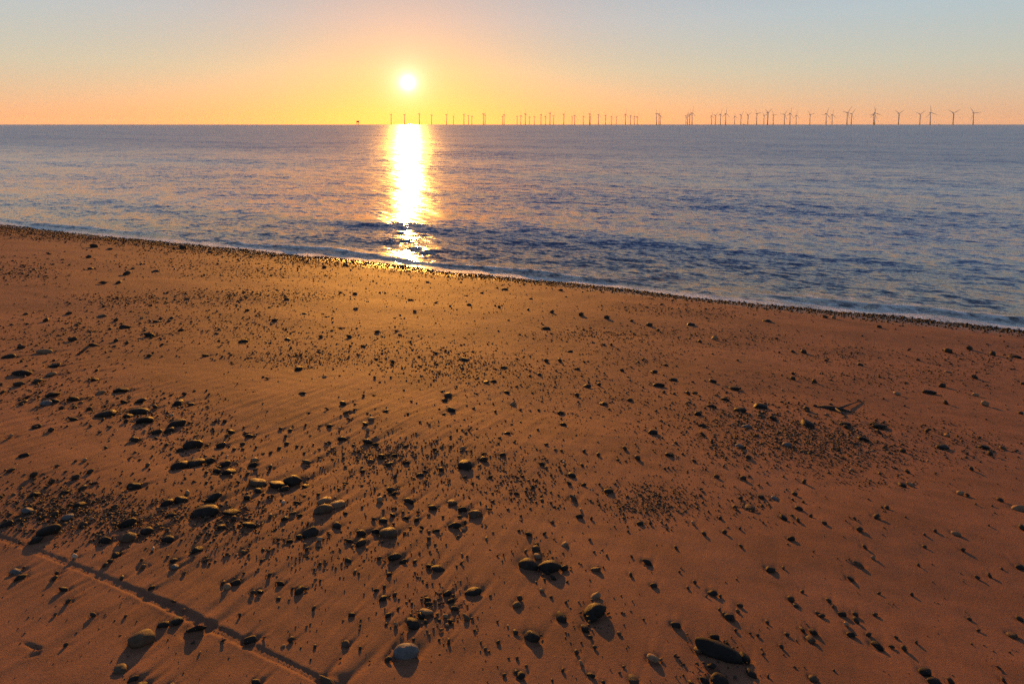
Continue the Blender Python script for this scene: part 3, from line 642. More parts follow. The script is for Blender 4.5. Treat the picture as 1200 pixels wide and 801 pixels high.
M.put(scl.inputs[0], sl); M.put(scl.inputs['Scale'], amp)
b3 = M.n('ShaderNodeVectorMath', operation='NORMALIZE')
M.put(b3.inputs[0], vm('ADD', M.n('ShaderNodeNewGeometry').outputs['Normal'], scl.outputs[0]))
b3 = b3.outputs[0]
ruf = M.mapr(M.attr('offshore'), 1.0, 70.0, 0.10, 0.29)
body = M.mix(M.mapr(M.attr('offshore'), 0.0, 9.0), (0.060, 0.056, 0.060), (0.016, 0.062, 0.215))
water = M.bsdf(Base_Color=body, Roughness=ruf, IOR=1.333, Normal=b3)
fb = M.bump(M.noise(P, 30, 4, 0.6), 0.06, 1.0)
foamb = M.bsdf(Base_Color=(0.85, 0.85, 0.85), Roughness=0.6, Normal=fb)
fm = M.math('MULTIPLY', M.attr('foam'), M.mapr(M.noise(M.mapping(sh, (7, 14, 1)), 1.0, 3, 0.65), 0.28, 0.50))
mx = M.n('ShaderNodeMixShader')
M.put(mx.inputs[0], M.math('MINIMUM', fm, 0.92))
M.put(mx.inputs[1], water.outputs[0]); M.put(mx.inputs[2], foamb.outputs[0])
sea_mat = M.done(mx.outputs[0])
tag(link('sea', sea_me, sea_mat), kind='structure')

# ------------------------------------------------------------------ stone meshes and materials
def ico(sub):
    import bmesh
    bm = bmesh.new()
    bmesh.ops.create_icosphere(bm, subdivisions=sub, radius=1.0)
    v = np.array([q.co[:] for q in bm.verts]); f = np.array([[q.index for q in p.verts] for p in bm.faces])
    bm.free()
    return v / np.linalg.norm(v, axis=1, keepdims=True), f


def pebble(dirs, g, p=7.0, n=11, mixk=1.0):
    nn = g.normal(size=(n, 3)); nn /= np.linalg.norm(nn, axis=1, keepdims=True)
    dd = g.uniform(0.70, 1.0, len(nn))
    nn = np.concatenate([nn, -nn]); dd = np.concatenate([dd, dd * g.uniform(0.85, 1.15, n)])
    r = (np.maximum(dirs @ nn.T, 0) / dd)
    r = (r ** p).sum(1) ** (-1 / p)
    v = dirs * (r * mixk + (1 - mixk) * r.mean())[:, None]
    lo, hi = v.min(0), v.max(0)
    return (v - (lo + hi) / 2) / ((hi - lo) / 2)


def stone_mat(name, cols, spec=0.1, rough=0.62):
    M = Nodes(name)
    ob = M.n('ShaderNodeTexCoord').outputs['Object']
    rnd = M.n('ShaderNodeObjectInfo').outputs['Random']
    n1 = M.noise(ob, 1.6, 4, 0.6); n2 = M.noise(ob, 14, 3, 0.7); n3 = M.noise(M.pos(), 420, 2, 0.6)
    c = M.mix(rnd, cols[0], cols[1])
    c = M.mix(M.mapr(n1, 0.38, 0.66, 0, 0.8), c, cols[2])
    c = M.mix(M.mapr(n2, 0.52, 0.75, 0, 0.55), c, tuple(min(0.7, q * 1.5) for q in cols[1]))
    bp = M.bump(n2, 0.004, 0.35)
    bp = M.bump(n3, 0.0012, 0.6, bp)
    b = M.bsdf(Base_Color=c, Roughness=M.mapr(n1, 0.3, 0.7, rough - 0.12, rough + 0.18), Normal=bp)
    b.inputs['Specular IOR Level'].default_value = spec
    return M.done(b.outputs[0])


TONES = {
    'd': stone_mat('dark_stone', ((0.016, 0.0125, 0.0105), (0.034, 0.025, 0.019), (0.0125, 0.0105, 0.009))),
    'b': stone_mat('brown_stone', ((0.072, 0.043, 0.026), (0.105, 0.064, 0.039), (0.048, 0.030, 0.020))),
    't': stone_mat('tan_stone', ((0.18, 0.105, 0.062), (0.23, 0.14, 0.082), (0.11, 0.068, 0.042))),
    'g': stone_mat('grey_stone', ((0.105, 0.098, 0.095), (0.135, 0.126, 0.122), (0.07, 0.065, 0.062))),
    'p': stone_mat('pale_stone', ((0.50, 0.48, 0.46), (0.58, 0.55, 0.52), (0.36, 0.34, 0.32))),
}
dirs3, f3 = ico(4)
dirs2, f2 = ico(3)
g = np.random.default_rng(5)
VAR = {t: [] for t in TONES}
for t in TONES:
    for k in range(14 if t == 'd' else 6):
        v = pebble(dirs2, g, p=float(g.choice([4, 6, 12, 20])), n=int(g.integers(5, 12)), mixk=float(g.uniform(0.6, 1.0)))
        me = mesh_np('stone', v, f2); me.materials.append(TONES[t]); VAR[t].append(me)

# stones one can pick out by name; the others are described by the nearest of these
LAND = [
    (842, 758, 'long dark slab stone', 'biggest on the beach, half sunk near the bottom right'),
    (475.7, 758.3, 'pale grey round stone', 'close to the bottom edge, casting a long shadow'),
    (644, 661, 'broad dark oval stone', 'right one of the touching pair in the lower middle'),
    (619, 658, 'dark oval left twin stone', 'left one of the touching pair in the lower middle'),
    (455, 619.5, 'large brown domed stone', 'tallest dome left of centre among dark stones'),
    (697, 713, 'dark lens-shaped stone', 'with a smaller stone against its front, right of bottom centre'),
    (166, 743, 'smooth brown loaf-shaped stone', 'alone below the tyre track'),
    (230, 731, 'dark lump beside the tyre track', 'touching the lower rim of the rut'),
    (293, 743, 'dark stone in the tyre track', 'sitting right on the rut'),
    (385, 797, 'brown stone at the track\'s end', 'where the tyre track leaves the bottom edge'),
    (379, 594, 'round brown boulder with flat tan stones', 'two thin stones just behind it'),
    (241, 597, 'wide dark mound-shaped stone', 'at the right end of the left gravel band'),
    (302, 561, 'brown stone heading the stone row', 'left end of the short row of flat stones'),
    (343, 558, 'flat dark stone ending the row', 'right end of the short row of flat stones'),
    (57, 620, 'black stone by the track\'s start', 'at the left edge above the tyre track'),
    (150, 611, 'upper black stone of the left cluster', 'behind another black stone in the gravel band'),
    (172, 620, 'tall black stone of the left cluster', 'in the gravel band above the tyre track'),
    (545, 543, 'dark block-shaped stone', 'square cut, in the middle of the picture'),
    (557, 599, 'brown dome with pointed shadow', 'right end of the central stone scatter'),
    (532.5, 613, 'dark knob in the central scatter', 'just below left of a brown dome'),
    (479, 581, 'dark pointed stone above the large dome', 'a wedge with its tip up'),
    (401, 509, 'dark pyramid-shaped stone', 'left of centre with a pointed shadow'),
    (529, 477, 'dark egg-shaped stone', 'alone on smooth sand in the picture\'s middle'),
    (226, 517, 'black heap stone', 'at the foot of the diagonal stone band, left'),
    (170, 490, 'black stone in the diagonal band', 'among pale bits, upper left'),
    (124, 483, 'dark long-based stone', 'low and wide, upper left sand'),
    (142, 454, 'dark low stone of the upper left', 'wide with a tail of sand to its right'),
    (354, 458.5, 'small dark stone with winged hollow', 'alone on bare sand, left of centre'),
    (544, 417.5, 'dark stone in the upper gravel', 'below the sun\'s glitter'),
    (899, 375, 'dark stone near the right waterline', 'sharp edged, a little above smooth sand'),
    (809.5, 380.5, 'dark wedge stone near the waterline', 'right of centre'),
    (640, 384, 'dark stone at the gravel streak', 'left tip of a long streak of grit'),
    (591, 338, 'dark far stone under the glitter', 'close to the waterline, right of the sun path'),
    (765, 503, 'dark stone left of the gravel bed', 'with a long dark tail of shade'),
    (867, 479, 'dark stone in the right gravel bed', 'left of a similar stone, upper part'),
    (891, 475, 'dark rear stone of the gravel bed', 'furthest back of the right gravel bed'),
    (946, 497, 'dark stone right of the gravel bed', 'lying flat and wide'),
    (990, 496, 'dark cluster stone by the driftwood', 'just below the stick'),
    (1029, 499, 'long dark flat stone', 'right of the driftwood stick'),
    (879, 593, 'red-brown oval stone', 'right of centre with slanting shadow'),
    (927, 629, 'dark round lone stone', 'right of centre with slanting shadow'),
    (1067, 570, 'tan stone with dark shadow', 'right side below the gravel bed'),
    (1120, 628.5, 'tan stone in a hollow', 'far right, long shadow to the lower right'),
    (1028, 750, 'dark jagged stone', 'end of the diagonal file of pebbles, lower right'),
    (1084, 781.5, 'dark stone near the lower right corner', 'with a long shadow running to the edge'),
    (1006, 659.5, 'brown wedge stone', 'lower right on smooth sand'),
    (792, 729.5, 'dark ball-shaped stone', 'upper left of the long slab'),
    (657.5, 720.5, 'dark round stone', 'left of the lens-shaped stone'),
    (698, 663.5, 'brown ball-shaped stone', 'right of the touching pair'),
    (623.5, 743, 'dark hump stone', 'below the touching pair, sand heaped at its left'),
    (554.5, 690.5, 'dark brick-shaped stone', 'right end of the lower pebble cluster'),
    (87.5, 650.5, 'white pebble at the tyre track', 'brightest one on the left'),
    (205, 662, 'pale bluish pebble', 'in front of a dark one, right of the tyre track'),
    (52, 410, 'tan-topped far stone', 'upper left, low and wide'),
    (119, 367.5, 'brown hump of the far left', 'on bare sand well above the gravel'),
    (184, 374, 'dark pair stone of the far left', 'wide, on grey sand'),
    (1188, 416, 'dark stone at the right edge', 'a little below the waterline shingle'),
    (1111, 435, 'tan lump of the right side', 'below the waterline, lit on its left'),
    (350, 428, 'dark stone below the gravel streak', 'left of centre in the upper sand'),
    (668, 408.5, 'dark knob right of the glitter', 'alone in the upper middle'),
    (357, 366, 'dark cap-shaped far stone', 'left of the sun path'),
    (276, 678, 'dark smooth stone', 'right of the tyre track with sand tail'),
    (351, 688, 'dark square stone', 'between the track and the pale grey stone'),
    (513, 663.5, 'dark bar-shaped stone', 'left of the touching pair'),
    (662, 635, 'small tan lump', 'just behind the touching pair'),
    (455, 769, 'dark chip beside the pale stone', 'at its left'),
    (210, 542, 'dark stone with bright crumbs', 'below the black heap'),
    (263, 540, 'dark twin-cluster stone', 'left of the row of flat stones'),
    (1012, 514, 'dark bar of the right bed', 'right end of the gravel bed'),
    (872.5, 766, 'dark stone at the slab\'s right end', 'half hidden in its shade'),
    (843, 793, 'dark stone below the slab', 'cut by the bottom edge'),
]
ORD = ['nearest', 'second', 'third', 'fourth', 'fifth', 'sixth', 'seventh', 'eighth', 'ninth', 'tenth', 'eleventh', 'twelfth',
       'thirteenth', 'fourteenth', 'fifteenth', 'sixteenth', 'seventeenth', 'eighteenth', 'nineteenth', 'twentieth']
TWORD = {'d': 'dark', 'b': 'brown', 't': 'tan', 'g': 'grey', 'p': 'whitish'}
land_of = {}
single = S[:N_SINGLE]
for lx, ly, ref, place in LAND:
    s = min(single, key=lambda q: (q['px'] - lx) ** 2 + (q['py'] - ly) ** 2)
    if math.hypot(s['px'] - lx, s['py'] - ly) < 3 and s['i'] not in land_of:
        land_of[s['i']] = (ref, place)
        s['label'] = ref + ', ' + place
marks = [(s, land_of[s['i']][0]) for s in single if s['i'] in land_of]
buckets = {}
for s in single:
    if 'label' in s:
        continue
    def dist(q):
        return math.hypot(q['px'] - s['px'], 1.5 * (q['py'] - s['py']))
    q, ref = min(marks, key=lambda mk: dist(mk[0]))
    dx, dy = s['px'] - q['px'], 1.5 * (s['py'] - q['py'])
    if abs(dx) > abs(dy):
        way = 'left of' if dx < 0 else 'right of'
    else:
        way = 'in front of' if dy > 0 else 'behind'
    buckets.setdefault((q['i'], way), []).append((dist(q), s, ref))
for (qi, way), lst in buckets.items():
    lst.sort(key=lambda e: e[0])
    for k, (dd, s, ref) in enumerate(lst):
        noun = 'stone' if s['w'] >= 10 else 'pebble'
        shape = 'flat ' if s['h'] < 0.42 * s['w'] else ('round ' if s['h'] > 0.75 * s['w'] else '')
        base = f"{TWORD[s['tone']]} {shape}{noun}"
        if len(lst) == 1:
            s['label'] = f"{base} just {way} the {ref}"
        else:
            s['label'] = f"{base}, {ORD[k]} one {way} the {ref}"

slope_q = Vector((EV[0] * TAN, EV[1] * TAN, 1.0)).normalized()
tilt_m = Vector((0, 0, 1)).rotation_difference(slope_q).to_matrix()
BIG = {0}
for s in single:
    tone = s['tone']
    if s['w'] >= 17:
        v = pebble(dirs3, g, p=float(g.choice([4, 5, 8])), n=int(g.integers(6, 12)), mixk=float(g.uniform(0.6, 0.85)))
        v *= 1 + 0.03 * noise(v[:, 0] * 2.2 + s['i'], v[:, 1] * 2.2 + v[:, 2] * 1.7, 77)[:, None]
        me = mesh_np('stone', v, f3); me.materials.append(TONES[tone])
    else:
        me = random.choice(VAR[tone])
    nm = 'stone' if s['w'] >= 10 else 'pebble'
    o = link(nm, me)
    z = float(beach_z(s['x'], s['y']))
    sink = random.uniform(0.34, 0.52) if s['w'] > 8 else random.uniform(0.25, 0.45)
    if s['t'] > 9:
        sink = 0.5
    o.location = (s['x'], s['y'], z + s['c'] * (1 - 2 * sink) * 0.9)
    az0 = -math.atan2(s['x'], s['y'])
    rz = az0 + random.uniform(-0.3, 0.3)
    if s['i'] == 0:
        rz = az0 - 0.12
    rm = tilt_m @ Matrix.Rotation(random.uniform(-0.16, 0.16), 3, 'X') @ Matrix.Rotation(random.uniform(-0.12, 0.12), 3, 'Y') @ Matrix.Rotation(rz, 3, 'Z')
    o.rotation_euler = rm.to_euler()
    o.scale = (s['a'], s['b'], s['c'])
    tag(o, s['label'], nm, 'stones and pebbles lying on the sand')

# ------------------------------------------------------------------ gravel too fine to count
tones_np = np.array([0.12, 0.35, 0.75, 0.55, 0.95])
ico1, fi1 = ico(1)
gv = [pebble(ico1, g, p=8, n=5) for _ in range(12)]


octv = np.array([(1, 0, 0), (-1, 0, 0), (0, 1, 0), (0, -1, 0), (0, 0, 1), (0, 0, -1)], float)
octf = np.array([(0, 2, 4), (2, 1, 4), (1, 3, 4), (3, 0, 4), (2, 0, 5), (1, 2, 5), (3, 1, 5), (0, 3, 5)])


def gravel(name, x, y, size, tone, label, lift=0.15, fine=False):
    n = len(x)
    z = beach_z(x, y)
    k = g.integers(0, len(gv), n)
    base = np.stack(gv)[k] if not fine else octv[None] * g.uniform(0.75, 1.1, (n, 6, 1)) + g.normal(0, 0.16, (n, 6, 3))
    nv, ff = base.shape[1], (octf if fine else fi1)
    sc = np.stack([size * g.uniform(0.8, 1.25, n), size * g.uniform(0.6, 1.0, n), size * g.uniform(0.4, 0.8, n)], 1) * 0.5
    v = base * sc[:, None, :]
    a = g.uniform(0, 6.283, n); ca, sa = np.cos(a)[:, None], np.sin(a)[:, None]
    t1 = g.normal(0, 0.25, n)[:, None] - TAN * EV[1]
    vx, vy, vz = v[..., 0], v[..., 1], v[..., 2]
    vy, vz = vy * np.cos(t1) - vz * np.sin(t1), vy * np.sin(t1) + vz * np.cos(t1)
    vx, vy = vx * ca - vy * sa, vx * sa + vy * ca
    v = np.stack([vx + x[:, None], vy + y[:, None], vz + (z + sc[:, 2] * (1 - 2 * lift) * 0.8)[:, None]], -1)
    f = (ff[None] + (np.arange(n) * nv)[:, None, None]).reshape(-1, 3)
    me = mesh_np(name, v.reshape(-1, 3), f)
    attr(me, 'tone', np.repeat(tone, nv))
    o = link(name, me, gravel_mat)
    return tag(o, label, 'gravel', kind='stuff')


M = Nodes('gravel')
tn = M.attr('tone')
rp = M.n('ShaderNodeValToRGB')
M.put(rp.inputs[0], tn)
el = rp.color_ramp.elements
el[0].position = 0.0; el[0].color = (0.026, 0.020, 0.016, 1)
el[1].position = 1.0; el[1].color = (0.42, 0.32, 0.24, 1)
for p_, c_ in ((0.45, (0.062, 0.042, 0.029, 1)), (0.72, (0.13, 0.078, 0.045, 1)), (0.88, (0.26, 0.155, 0.085, 1))):
    e_ = el.new(p_); e_.color = c_
cc = M.mix(M.mapr(M.noise(M.pos(), 160, 3, 0.6), 0.4, 0.7, 0, 0.5), rp.outputs[0], (0.03, 0.023, 0.018))
bb = M.bsdf(Base_Color=cc, Roughness=0.7)
bb.inputs['Specular IOR Level'].default_value = 0.12
gravel_mat = M.done(bb.outputs[0])

# patches of grit as seen: centre, half axes (photo pixels on the sand), count, mean size in pixels
PATCH = [
    (900, 512, 120, 34, 1700, 2.0), (960, 520, 70, 22, 900, 1.8), (1040, 530, 90, 30, 600, 1.7), (850, 480, 90, 26, 420, 2.2),
    (762, 588, 48, 20, 620, 2.0), (800, 570, 80, 35, 200, 1.6), (1010, 555, 60, 22, 220, 1.6),
    (100, 600, 110, 26, 900, 2.2), (190, 612, 90, 24, 420, 2.3), (60, 590, 70, 25, 300, 2.2), (270, 600, 60, 30, 260, 2.3),
    (200, 500, 60, 30, 300, 2.3), (60, 460, 80, 30, 300, 2.2), (170, 480, 80, 24, 260, 2.2), (260, 545, 50, 20, 150, 2.4),
    (440, 545, 90, 40, 520, 2.2), (460, 528, 60, 12, 260, 2.2), (560, 540, 110, 40, 620, 2.0), (610, 570, 60, 30, 240, 2.2),
    (520, 424, 70, 18, 520, 1.9), (560, 432, 70, 16, 300, 1.8), (640, 440, 110, 34, 520, 1.8), (700, 460, 90, 40, 420, 1.7),
    (715, 392, 85, 8, 620, 1.6), (760, 415, 60, 14, 300, 1.5), (350, 418, 75, 9, 560, 1.6), (420, 408, 120, 22, 420, 1.8),
    (260, 350, 110, 9, 620, 1.6), (150, 352, 60, 8, 380, 1.5), (25, 318, 55, 12, 480, 1.5), (340, 346, 70, 9, 420, 1.5),
    (230, 310, 110, 12, 620, 1.5), (290, 320, 70, 8, 320, 1.5), (130, 385, 110, 24, 520, 1.7), (60, 400, 90, 30, 360, 1.7),
    (250, 375, 90, 24, 380, 1.7), (330, 385, 90, 18, 320, 1.7), (860, 396, 70, 12, 420, 1.5), (985, 415, 60, 10, 320, 1.5),
    (990, 445, 90, 16, 420, 1.5), (1090, 440, 90, 24, 340, 1.6), (1150, 420, 70, 14, 260, 1.6), (830, 368, 60, 7, 260, 1.5),
    (770, 363, 60, 6, 240, 1.5), (470, 395, 130, 30, 260, 1.6), (500, 340, 90, 16, 260, 1.5), (400, 320, 110, 12, 380, 1.5),
    (600, 360, 110, 20, 220, 1.5), (1120, 510, 60, 24, 140, 1.7), (1150, 530, 40, 12, 60, 2.0), (440, 640, 110, 40, 200, 2.2),
    (510, 710, 45, 30, 130, 2.6), (360, 640, 70, 40, 120, 2.4), (280, 630, 60, 40, 130, 2.4), (640, 655, 45, 18, 40, 2.6),
    (690, 725, 30, 25, 40, 2.6), (840, 770, 50, 25, 50, 2.8), (880, 590, 50, 22, 90, 2.2),
]
px_, py_, ps_ = [], [], []
for cx, cy, rx, ry, n, sz in PATCH:
    n = int(n * 1.2); sz *= 1.05
    qx = cx + rx * 0.62 * g.normal(size=n); qy = cy + ry * 0.62 * g.normal(size=n)
    px_.append(qx); py_.append(qy); ps_.append(sz * np.exp(g.normal(0, 0.38, n)))
# thin scatter everywhere, thinner on the smooth sand at the lower right
n = 5200
qx = g.uniform(-120, 1320, n); qy = 270 + 600 * g.uniform(0, 1, n) ** 1.15
keep = g.uniform(0, 1, n) < np.where(qx > 760, 0.28, 0.62) * np.where(qy > 640, 0.55, 1.0) + 0.5 * (noise(qx / 60, qy / 30, 91) > 0.25)
px_.append(qx[keep]); py_.append(qy[keep]); ps_.append(1.7 * np.exp(g.normal(0, 0.40, keep.sum())))
px_, py_, ps_ = map(np.concatenate, (px_, py_, ps_))
shore_y = 263 + 0.1033 * px_
ok = (py_ > shore_y + 5) & (py_ < 900)
px_, py_, ps_ = px_[ok], py_[ok], ps_[ok]
gx, gy, gt = to_ground(px_, py_)
size = 0.68 * np.clip(ps_, 0.8, 5.0) * gt / FPX
tone = g.beta(1.3, 2.4, len(gx))
# the smaller countable stones join the gravel
ex = S[N_SINGLE:]
gx = np.concatenate([gx, [s['x'] for s in ex]]); gy = np.concatenate([gy, [s['y'] for s in ex]])
size = np.concatenate([size, [s['a'] * 1.8 for s in ex]])
tone = np.concatenate([tone, [{'d': 0.2, 'b': 0.6, 't': 0.88, 'g': 0.9, 'p': 1.0}[s['tone']] for s in ex]])
gravel('scattered_gravel', gx, gy, size, tone, 'fine dark gravel strewn in patches over the sand')

# shingle thrown up along the waterline
n = 46000
uu = A_ @ EU + np.linalg.norm(B_ - A_) * (g.uniform(-0.35, 1.5, n))
lenv = np.linalg.norm(B_ - A_)
frac = (uu - A_ @ EU) / lenv
thick = np.interp(frac, [-0.35, 0, 0.35, 0.6, 1.0, 1.5], [2.8, 2.5, 1.3, 0.75, 0.5, 0.5])
vv = DSH + 0.12 - np.abs(g.normal(0, 1, n)) * thick * (1 + 0.35 * noise(uu * 0.5, uu * 0, 95))
xx = uu * EU[0] + vv * EV[0]; yy = uu * EU[1] + vv * EV[1]
sz = 0.028 * np.exp(g.normal(0, 0.45, n)) * np.interp(frac, [0, 1], [1.25, 1.0])
gravel('shoreline_shingle', xx, yy, np.clip(sz, 0.010, 0.08), g.beta(1.1, 4.5, n), 'narrow band of wet dark shingle along the waterline', fine=True)

# ------------------------------------------------------------------ driftwood stick
M = Nodes('weathered_wood')
ob = M.n('ShaderNodeTexCoord').outputs['Object']
gr = M.noise(M.mapping(ob, (3, 30, 30)), 4, 4, 0.6)
wood = M.done(M.bsdf(Base_Color=M.mix(gr, (0.014, 0.010, 0.008), (0.045, 0.031, 0.022)), Roughness=0.8, Normal=M.bump(gr, 0.006, 0.8)).outputs[0])


def tube(name, pts, radii, mat, parent=None, seg=9, seed=0):
    pts = [Vector(p) for p in pts]
    co, n = [], len(pts)
    for i, p in enumerate(pts):
        d = (pts[min(i + 1, n - 1)] - pts[max(i - 1, 0)]).normalized()
        s1 = d.cross(Vector((0, 0, 1)) if abs(d.z) < 0.95 else Vector((1, 0, 0))).normalized(); s2 = s1.cross(d)
        for k in range(seg):
            th = 2 * math.pi * k / seg
            rr_ = radii[i] * (1 + 0.16 * math.sin(3 * th + i * 1.7 + seed))
            co.append(p + s1 * math.cos(th) * rr_ + s2 * math.sin(th) * rr_)
    f = [(i * seg + k, i * seg + (k + 1) % seg, (i + 1) * seg + (k + 1) % seg, (i + 1) * seg + k) for i in range(n - 1) for k in range(seg)]
    f += [tuple(range(seg))[::-1], tuple((n - 1) * seg + k for k in range(seg))]
    me = bpy.data.meshes.new(name)
    me.from_pydata(co, [], f); me.update()
    me.polygons.foreach_set('use_smooth', [len(p.vertices) == 4 for p in me.polygons])
    return link(name, me, mat, parent)


def gp(px, py, lift=0.0):
    x, y, t = to_ground(px, py)
    return Vector((float(x), float(y), float(beach_z(x, y)) + lift))


root = gp(975, 481)
dw = bpy.data.objects.new('driftwood', None); col.objects.link(dw); dw.location = root
tag(dw, 'dark forked driftwood stick lying right of the gravel bed', 'driftwood')
tube('trunk', [gp(x, y, l) - root for x, y, l in ((958, 476.5, 0.004), (968, 478.5, 0.012), (977, 481, 0.016), (986, 481.5, 0.012), (996, 484, 0.003))], [0.006, 0.014, 0.019, 0.015, 0.007], wood, dw)
tube('branch', [gp(x, y, l) - root for x, y, l in ((983, 481.5, 0.02), (991, 478, 0.02), (999, 474.5, 0.016), (1009, 470.5, 0.006))], [0.009, 0.008, 0.006, 0.003], wood, dw, seed=2)
tube('twig', [gp(x, y, l) - root for x, y, l in ((979, 482, 0.02), (985, 485.5, 0.016), (990, 489, 0.004))], [0.010, 0.008, 0.004], wood, dw, seed=4)

# ------------------------------------------------------------------ wind farm on the horizon
M = Nodes('turbine_paint')
turb = M.done(M.bsdf(Base_Color=M.mix(M.noise(M.pos(), 0.05, 2), (0.42, 0.42, 0.42), (0.48, 0.48, 0.48)), Roughness=0.9, Specular_IOR_Level=0.05).outputs[0])
M = Nodes('yellow_paint')
yell = M.done(M.bsdf(Base_Color=M.mix(M.noise(M.pos(), 0.3, 3), (0.48, 0.33, 0.04), (0.56, 0.40, 0.06)), Roughness=0.5).outputs[0])
M = Nodes('ship_steel')
steel = M.done(M.bsdf(Base_Color=M.mix(M.noise(M.pos(), 0.3, 3), (0.10, 0.10, 0.11), (0.18, 0.17, 0.17)), Roughness=0.5).outputs[0])
HUB, BLADE = 80.0, 52.0


def lathe(name, prof, seg=12):
    co = [(r * math.cos(2 * math.pi * k / seg), r * math.sin(2 * math.pi * k / seg), z) for r, z in prof for k in range(seg)]
    n = len(prof)
    f = [(i * seg + k, i * seg + (k + 1) % seg, (i + 1) * seg + (k + 1) % seg, (i + 1) * seg + k) for i in range(n - 1) for k in range(seg)]
    f += [tuple(range(seg))[::-1], tuple((n - 1) * seg + k for k in range(seg))]
    me = bpy.data.meshes.new(name); me.from_pydata(co, [], f); me.update()
    me.polygons.foreach_set('use_smooth', [len(p.vertices) == 4 for p in me.polygons])
    return me


tower_me = lathe('tower', [(2.7, 16), (2.6, 30), (2.2, 55), (1.7, HUB - 2)]); tower_me.materials.append(turb)
base_me = lathe('foundation', [(2.9, -12), (2.9, 15), (4.4, 15.2), (4.4, 16), (2.8, 16.2)]); base_me.materials.append(yell)


def box_me(name, sx, sy, sz, mat, taper=1.0, bev=0.0):
    co = [(x * sx * (taper if z > 0 else 1), y * sy * (taper if z > 0 else 1), z * sz) for z in (-.5, .5) for x, y in ((-.5, -.5), (.5, -.5), (.5, .5), (-.5, .5))]
    f = [(3, 2, 1, 0), (4, 5, 6, 7), (0, 1, 5, 4), (1, 2, 6, 5), (2, 3, 7, 6), (3, 0, 4, 7)]
    me = bpy.data.meshes.new(name); me.from_pydata(co, [], f); me.materials.append(mat); me.update()
    return me


def merge_me(name, parts, mat):
    co, f = [], []
    for me, mt in parts:
        o = len(co)
        co += [mt @ v.co for v in me.vertices]
        f += [tuple(o + q for q in p.vertices) for p in me.polygons]
    me = bpy.data.meshes.new(name); me.from_pydata(co, [], f); me.materials.append(mat); me.update()
    return me


T = Matrix.Translation
nac_me = merge_me('nacelle', [(box_me('q', 12.5, 4.2, 4.4, turb, 0.86), T((-3.4, 0, 0.4))), (box_me('q', 2.6, 3.0, 1.2, turb), T((-7.6, 0, 3.2)))], turb)
hub_me = lathe('rotor_hub', [(2.0, -1.6), (2.1, 0), (1.8, 1.2), (1.0, 2.2), (0.25, 2.6)]); hub_me.materials.append(turb)
co, f = [], []
for i, (z, ch, th) in enumerate(((1.2, 2.0, 1.9), (5, 2.6, 1.5), (11, 4.2, 1.0), (25, 3.0, 0.6), (40, 1.9, 0.35), (BLADE, 0.5, 0.12))):
    for x, y in ((-0.35, 0), (0.0, 0.5), (0.65, 0), (0.0, -0.5)):
        co.append((y * th, x * ch, z))
    if i:
        a = (i - 1) * 4
        f += [(a + k, a + (k + 1) % 4, a + 4 + (k + 1) % 4, a + 4 + k) for k in range(4)]
f += [(3, 2, 1, 0), (20, 21, 22, 23)]
blade_me = bpy.data.meshes.new('blade'); blade_me.from_pydata(co, [], f); blade_me.materials.append(turb); blade_me.update()

TURB = []
for x0, sc_, row in (
    (400, 7.5, '437 72;555 72;685 65;792 75;925 72;985 85;1077 70;1117 80;1147 85'),
    (560, 7.5, '48 65;63 75;230 72;216 88;345 88;377 80;417 65;453 92;497 90;555 72;595 85;634 60;665 82;755 70;828 92;851 78;927 85;983 65;989 90;1060 72;1122 80;1175 88'),
    (720, 5.0, '12 62;65 45;95 52;117 58;135 60;248 42;262 48;270 55;420 55;430 50;442 45;456 38;570 55;592 52;622 45;653 42;705 58;742 50;783 50;835 42;877 52;899 35;932 50;997 45;1030 40;1066 52;1147 48'),
    (960, 5.0, '42 42;77 48;165 35;190 42;320 44;327 38;467 40;592 45;653 35;787 38;905 38')):
    for rec in row.split(';'):
        p, q = map(float, rec.split())
        TURB.append((x0 + p / sc_, 125 + q / sc_))
TURB.sort()
PHASE = {899.8: 60, 1053.4: 60, 1117.4: 60, 850.6: 5, 926: 15, 1090.6: 350, 993: 40, 1024: 20, 1025.4: 350, 1141: 85, 968.4: 20, 949.4: 75, 887: 80}
ORDN = ['first', 'second', 'third', 'fourth', 'fifth', 'sixth', 'seventh', 'eighth', 'ninth', 'tenth', 'eleventh', 'twelfth', 'thirteenth',
        'fourteenth', 'fifteenth', 'sixteenth', 'seventeenth', 'eighteenth', 'nineteenth', 'twentieth']
for w_ in ('twenty', 'thirty'):
    for q_ in ORDN[:9]:
        ORDN.append(w_ + '-' + q_)
    ORDN.append({'twenty': 'thirtieth', 'thirty': 'fortieth'}[w_])
rotor_az = R(-14) + math.pi / 2           # the rotors all face one wind
tr = random.Random(3)
